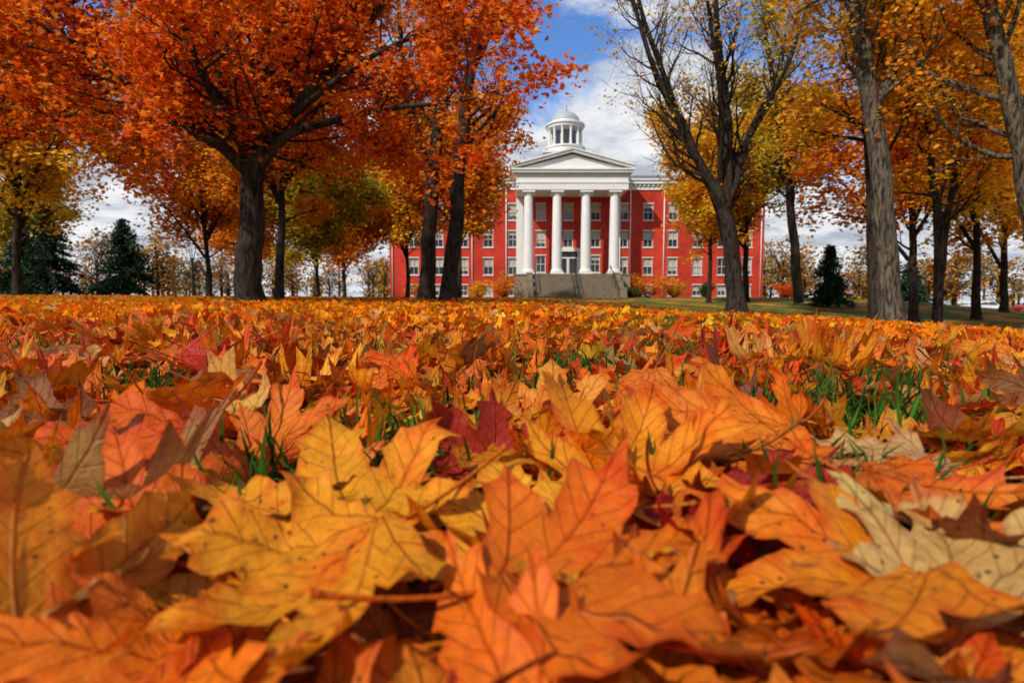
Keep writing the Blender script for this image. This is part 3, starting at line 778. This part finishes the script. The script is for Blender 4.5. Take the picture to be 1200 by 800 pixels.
for cx in (PX0+.5, PX1-.5): pl.box(cx-.45, cx+.45, FY-.22, FY-.004, PZ, 13.34)
pl.build('pilasters', M_WHITE, hall)
en = Part()
en.box(PX0, PX1, PY, FY-.02, 13.35, 14.1); en.box(PX0-.08, PX1+.08, PY-.08, FY-.02, 14.102, 14.25); en.box(PX0+.03, PX1-.03, PY+.03, FY-.02, 14.252, 15.05)
x_ = PX0 + .1
while x_ < PX1 - .2: en.box(x_, x_+.2, PY-.22, PY+.02, 15.052, 15.25); x_ += .42
en.box(PX0-.1, PX1+.1, PY+.03, FY-.02, 15.055, 15.25)
en.box(PX0-.45, PX1+.45, PY-.45, FY+.3, 15.252, 15.52); en.box(PX0-.6, PX1+.6, PY-.6, FY+.3, 15.522, 15.7)
en.build('entablature', M_WHITE, hall)
pd = Part(); AZ = 17.75
pd.add([(PX0, PY+.1, 15.703), (PX1, PY+.1, 15.703), (XC, PY+.1, AZ-.35), (PX0, FY+6, 15.703), (PX1, FY+6, 15.703), (XC, FY+6, AZ-.35)], [(0,1,2),(3,5,4),(0,2,5,3),(1,4,5,2)])
for sgn in (-1, 1):
    ex = XC + sgn * (6.55 + .6)
    for (ya, yb, zo, th) in ((PY-.45, PY+.3, -.14, .26), (PY-.62, PY+.3, .125, .16)):
        q = [(ex, 15.71+zo+.14), (XC, AZ+zo), (XC, AZ+zo+th), (ex, 15.71+zo+.14+th)]
        vs = [(a, ya, b) for a, b in q] + [(a, yb, b) for a, b in q]
        pd.add(vs, [(0,1,2,3),(7,6,5,4),(0,4,5,1),(1,5,6,2),(2,6,7,3),(3,7,4,0)])
pd.build('pediment', M_WHITE, hall)
pr_ = Part(); ex = 7.25
pr_.add([(XC-ex, PY-.6, 16.02), (XC, PY-.6, AZ+.32), (XC+ex, PY-.6, 16.02), (XC-ex, FY+6.5, 16.02), (XC, FY+6.5, AZ+.32), (XC+ex, FY+6.5, 16.02)], [(0,1,4,3),(1,2,5,4)])
pr_.build('portico_roof', M_ROOF, hall)
dr = Part(); dg = Part(); dw = Part()
dr.box(XC-1.5, XC-1.2, FY-.2, FY-.004, PZ, 6.6); dr.box(XC+1.2, XC+1.5, FY-.2, FY-.004, PZ, 6.6); dr.box(XC-1.65, XC+1.65, FY-.3, FY-.004, 6.602, 7.0)
dr.box(XC-1.2, XC+1.2, FY-.15, FY-.004, 5.75, 5.9); dr.box(XC-.05, XC+.05, FY-.14, FY-.004, PZ, 5.75)
dr.build('door_surround', M_WHITE, hall)
for sx in (-1, 1):
    a, b = sorted((XC + sx*.05, XC + sx*1.2))
    dw.box(a, b, FY-.10, FY-.006, PZ, PZ+.35); dw.box(a, a+.12, FY-.10, FY-.006, PZ+.35, 5.75); dw.box(b-.12, b, FY-.10, FY-.006, PZ+.35, 5.75)
    dg.box(a+.12, b-.12, FY-.06, FY-.006, PZ+.35, 5.75)
dg.box(XC-1.2, XC+1.2, FY-.06, FY-.006, 5.9, 6.6)
dw.build('double_door', M_DOOR, hall); dg.build('door_glass', M_GLASS, hall)
sp = Part(); NS = 17; gz = .78; rz_ = (PZ - gz) / NS; sx0, sx1 = XC-4.7, XC+4.7
for i in range(NS):
    yf = 66.49 - (NS - i) * .30
    sp.box(sx0, sx1, yf, yf + .30 - .0015, gz - .6, gz + rz_ * (i + 1)); sp.box(sx0, sx1, yf-.045, yf-.001, gz + rz_*(i+1) - .05, gz + rz_*(i+1) + .002)
sp.build('stone_steps', M_STONE, hall)
ck = Part()
for a, b in ((sx0-.62, sx0-.004), (sx1+.004, sx1+.62)):
    for q, (ya, yb, zz) in enumerate(((61.2, 63.3, 1.75), (63.302, 65.0, 2.6), (65.002, 66.49, 3.5))):
        ck.box(a, b, ya, yb, .2, zz); ck.box(a-.05, b+.002, ya-.04, yb, zz+.002, zz+.14)
ck.build('cheek_walls', M_STONE, hall)
hr = Part()
for xx in (XC-.25, XC+.25, sx0+.3, sx1-.3):
    hr.tube([(xx, 61.3, gz+.95), (xx, 66.4, PZ+.95), (xx, 67.0, PZ+.95)], [.05]*3, 8)
    for t in (0, .33, .66, 1.0):
        yy = 61.4 + 5 * t; zz = gz + (PZ - gz) * t; hr.tube([(xx, yy, zz-.1), (xx, yy, zz+.95)], [.04, .04], 6)
hr.build('handrails', M_METAL, hall)
cu = Part(); CY = 77.0
cu.box(XC-2.9, XC+2.9, CY-2.9, CY+2.9, 16.2, 19.3); cu.box(XC-3.1, XC+3.1, CY-3.1, CY+3.1, 19.302, 19.55)
cu.lathe(XC, CY, [(2.55, 19.55), (2.55, 20.3), (2.7, 20.35), (2.7, 20.55)], 32)
cu.lathe(XC, CY, [(1.5, 20.55), (1.5, 23.0)], 8, math.pi/8)
for k in range(12):
    a = 2 * math.pi * k / 12 + .26
    cu.lathe(XC + 2.15*math.cos(a), CY + 2.15*math.sin(a), [(.21, 20.55), (.21, 20.65), (.15, 20.75), (.13, 22.75), (.21, 22.9), (.21, 23.0)], 10)
cu.lathe(XC, CY, [(2.4, 23.002), (2.4, 23.3), (2.6, 23.35), (2.6, 23.55), (2.0, 23.58), (2.0, 23.9)], 32)
cu.build('cupola', M_WHITE, hall)
dm = Part()
dm.lathe(XC, CY, [(1.9, 23.9)] + [(1.9*math.cos(t), 23.9 + 1.45*math.sin(t)) for t in np.linspace(.12, 1.42, 9)] + [(.28, 25.4), (.3, 25.7), (.12, 25.8), (.22, 26.0), (.05, 26.2), (.03, 26.9)], 24)
dm.build('cupola_dome', M_LEAD, hall, True)
lv = Part()
for k in range(8):
    a = 2 * math.pi * k / 8; x_, y_ = XC + 1.40*math.cos(a), CY + 1.40*math.sin(a)
    tx, ty = -math.sin(a)*.42, math.cos(a)*.42; ox, oy = math.cos(a)*.02, math.sin(a)*.02
    lv.add([(x_-tx+ox, y_-ty+oy, 20.8), (x_+tx+ox, y_+ty+oy, 20.8), (x_+tx+ox, y_+ty+oy, 22.7), (x_-tx+ox, y_-ty+oy, 22.7)], [(0,1,2,3)])
lv.build('cupola_windows', M_GLASS, hall)

# ------------------------------------------------------------------ driveway + cars
def strip(name, y0, y1, zoff, mat, x0=41, x1=260):
    xs = np.linspace(x0, x1, 60); v = []; f = []
    for x_ in xs:
        z = h1(x_, (y0+y1)/2)
        v += [(x_, y0, z-.3), (x_, y0, z+zoff), (x_, y1, z+zoff), (x_, y1, z-.3)]
    for i in range(59):
        for k in range(3): f.append((i*4+k, (i+1)*4+k, (i+1)*4+k+1, i*4+k+1))
    me = bpy.data.meshes.new(name); me.from_pydata(v, [], f); me.update(); me.materials.append(mat)
    link(bpy.data.objects.new(name, me))
strip('driveway', 66, 73, .09, M_ASPH); strip('kerb', 65.75, 65.99, .2, M_KERB)

def car(x, y, paint, yaw=0):
    root = empty('parked_car'); z = h1(x, y) + .09
    prof = [(-2.2,.35),(-2.25,.62),(-2.1,.85),(-1.15,.95),(-.55,1.38),(.75,1.42),(1.45,1.02),(2.1,.92),(2.22,.6),(2.15,.33)]
    b = Part(); n = len(prof); vs = []
    for yy in (-.88, -.70, .70, .88):
        for (a, c_) in prof:
            edge = abs(yy) > .8
            vs.append((x + a * (.985 if edge else 1), y + yy * (1 if c_ < 1.0 else .80), z + c_ * (.985 if edge else 1)))
    fs = []
    for k in range(3):
        for i in range(n):
            j = (i+1) % n; fs.append((k*n+i, k*n+j, (k+1)*n+j, (k+1)*n+i))
    fs.append(tuple(range(n))); fs.append(tuple(reversed(range(3*n, 4*n)))); b.add(vs, fs)
    b.build('body', paint, root)
    g = Part()
    for sy in (-1, 1):
        for q in ([(-1.0,.98),(-.5,1.3),(.05,1.33),(.05,.98)], [(.12,.98),(.12,1.33),(.7,1.34),(1.25,1.0)]):
            g.add([(x+a, y + sy*(.895 if c_ < 1.1 else .72), z+c_) for a, c_ in q], [(0,1,2,3)])
    g.add([(x-1.13,y-.62,z+.99),(x-1.13,y+.62,z+.99),(x-.58,y+.55,z+1.385),(x-.58,y-.55,z+1.385)], [(0,1,2,3)])
    g.add([(x+1.40,y-.62,z+1.07),(x+1.40,y+.62,z+1.07),(x+.80,y+.55,z+1.42),(x+.80,y-.55,z+1.42)], [(0,1,2,3)])
    g.build('windows', M_GLASS, root)
    w = Part(); hb = Part()
    for wx in (-1.35, 1.35):
        for sy in (-1, 1):
            ya = y + sy * .78
            w.tube([(x+wx, ya, z+.32), (x+wx, ya + .01*sy, z+.32), (x+wx, ya + .15*sy, z+.32), (x+wx, ya + .16*sy, z+.32)], [.02, .32, .32, .18], 18)
            hb.tube([(x+wx, ya+.155*sy, z+.32), (x+wx, ya+.175*sy, z+.32), (x+wx, ya+.176*sy, z+.32)], [.19, .17, .01], 12)
    w.build('tyres', M_METAL, root); hb.build('wheel_hubs', M_LEAD, root)
M_CARW = simple_mat('white_car_paint', (.75,.75,.76), .25, .03, 1, 0, 0, .6)
M_CARR = simple_mat('red_car_paint', (.35,.02,.02), .25, .03, 1, 0, 0, .6)
M_CARG = simple_mat('silver_car_paint', (.40,.42,.44), .3, .03, 1, 0, .4, .6)
car(56.5, 68.5, M_CARW); car(50, 68.6, M_CARG); car(62.8, 68.4, M_CARR)

# ------------------------------------------------------------------ light
EL, SUNV = 40, Vector((-.66, -.75, 0)).normalized()
elr = math.radians(EL)
dirv = Vector((SUNV.x * math.cos(elr), SUNV.y * math.cos(elr), math.sin(elr)))
sun = bpy.data.lights.new('sun', 'SUN'); sun.energy = 4.1; sun.angle = math.radians(1.2); sun.color = (1, .93, .82)
so = bpy.data.objects.new('sun', sun); col_root.objects.link(so)
so.rotation_euler = dirv.to_track_quat('Z', 'Y').to_euler(); so.location = (-20, -25, 40)

w = bpy.data.worlds.new('World'); scene.world = w; w.use_nodes = True; nt = w.node_tree; nt.nodes.clear()
class WN(NT):
    def __init__(s, nt): s.nt = nt
t = WN(nt)
sky = t.n('ShaderNodeTexSky', sky_type='NISHITA'); sky.sun_disc = False
sky.sun_elevation = elr; sky.sun_rotation = math.atan2(SUNV.x, SUNV.y); sky.air_density = 1.2; sky.dust_density = .4; sky.ozone_density = 2.5
g = t.n('ShaderNodeTexCoord').outputs['Generated']
sp_ = t.n('ShaderNodeSeparateXYZ'); t.l(g, sp_.inputs[0])
dz = t.m('ADD', t.m('MAXIMUM', sp_.outputs[2], 0.0), .18)
cb = t.n('ShaderNodeCombineXYZ'); t.l(t.m('ADD', t.m('DIVIDE', sp_.outputs[0], dz), 3.6), cb.inputs[0]); t.l(t.m('ADD', t.m('DIVIDE', sp_.outputs[1], dz), 1.3), cb.inputs[1])
cn = t.noise(1.15, 7, cb.outputs[0], .58, .5)
cn = t.m('ADD', cn, t.m('MULTIPLY', t.m('SUBTRACT', 1.0, t.ss(sp_.outputs[2], .0, .44)), .24))
mask = t.ss(cn, .47, .58)
sh = t.noise(2.6, 5, cb.outputs[0], .6)
cc = t.mix(t.ss(sh, .36, .62), (4.8, 5.3, 6.2), (9.8, 9.9, 10.1))
skc = t.mix(1.0, sky.outputs[0], (.85, 1.2, 1.75), 'MULTIPLY')
mx = t.mix(mask, skc, cc)
bg = t.n('ShaderNodeBackground'); t.l(mx, bg.inputs[0]); bg.inputs[1].default_value = .095
wo = t.n('ShaderNodeOutputWorld'); t.l(bg.outputs[0], wo.inputs[0])

# ------------------------------------------------------------------ camera
cam = bpy.data.cameras.new('camera'); co = bpy.data.objects.new('camera', cam); col_root.objects.link(co)
cam.sensor_width = 36; cam.lens = 20; cam.clip_start = .02; cam.clip_end = 3000
co.location = (0, 0, H0 + .225); co.rotation_euler = (math.radians(90 - 3.9), 0, 0)
cam.dof.use_dof = True; cam.dof.focus_distance = 1.5; cam.dof.aperture_fstop = 5.6
scene.camera = co
scene.view_settings.view_transform = 'Standard'; scene.view_settings.look = 'None'; scene.view_settings.exposure = 0
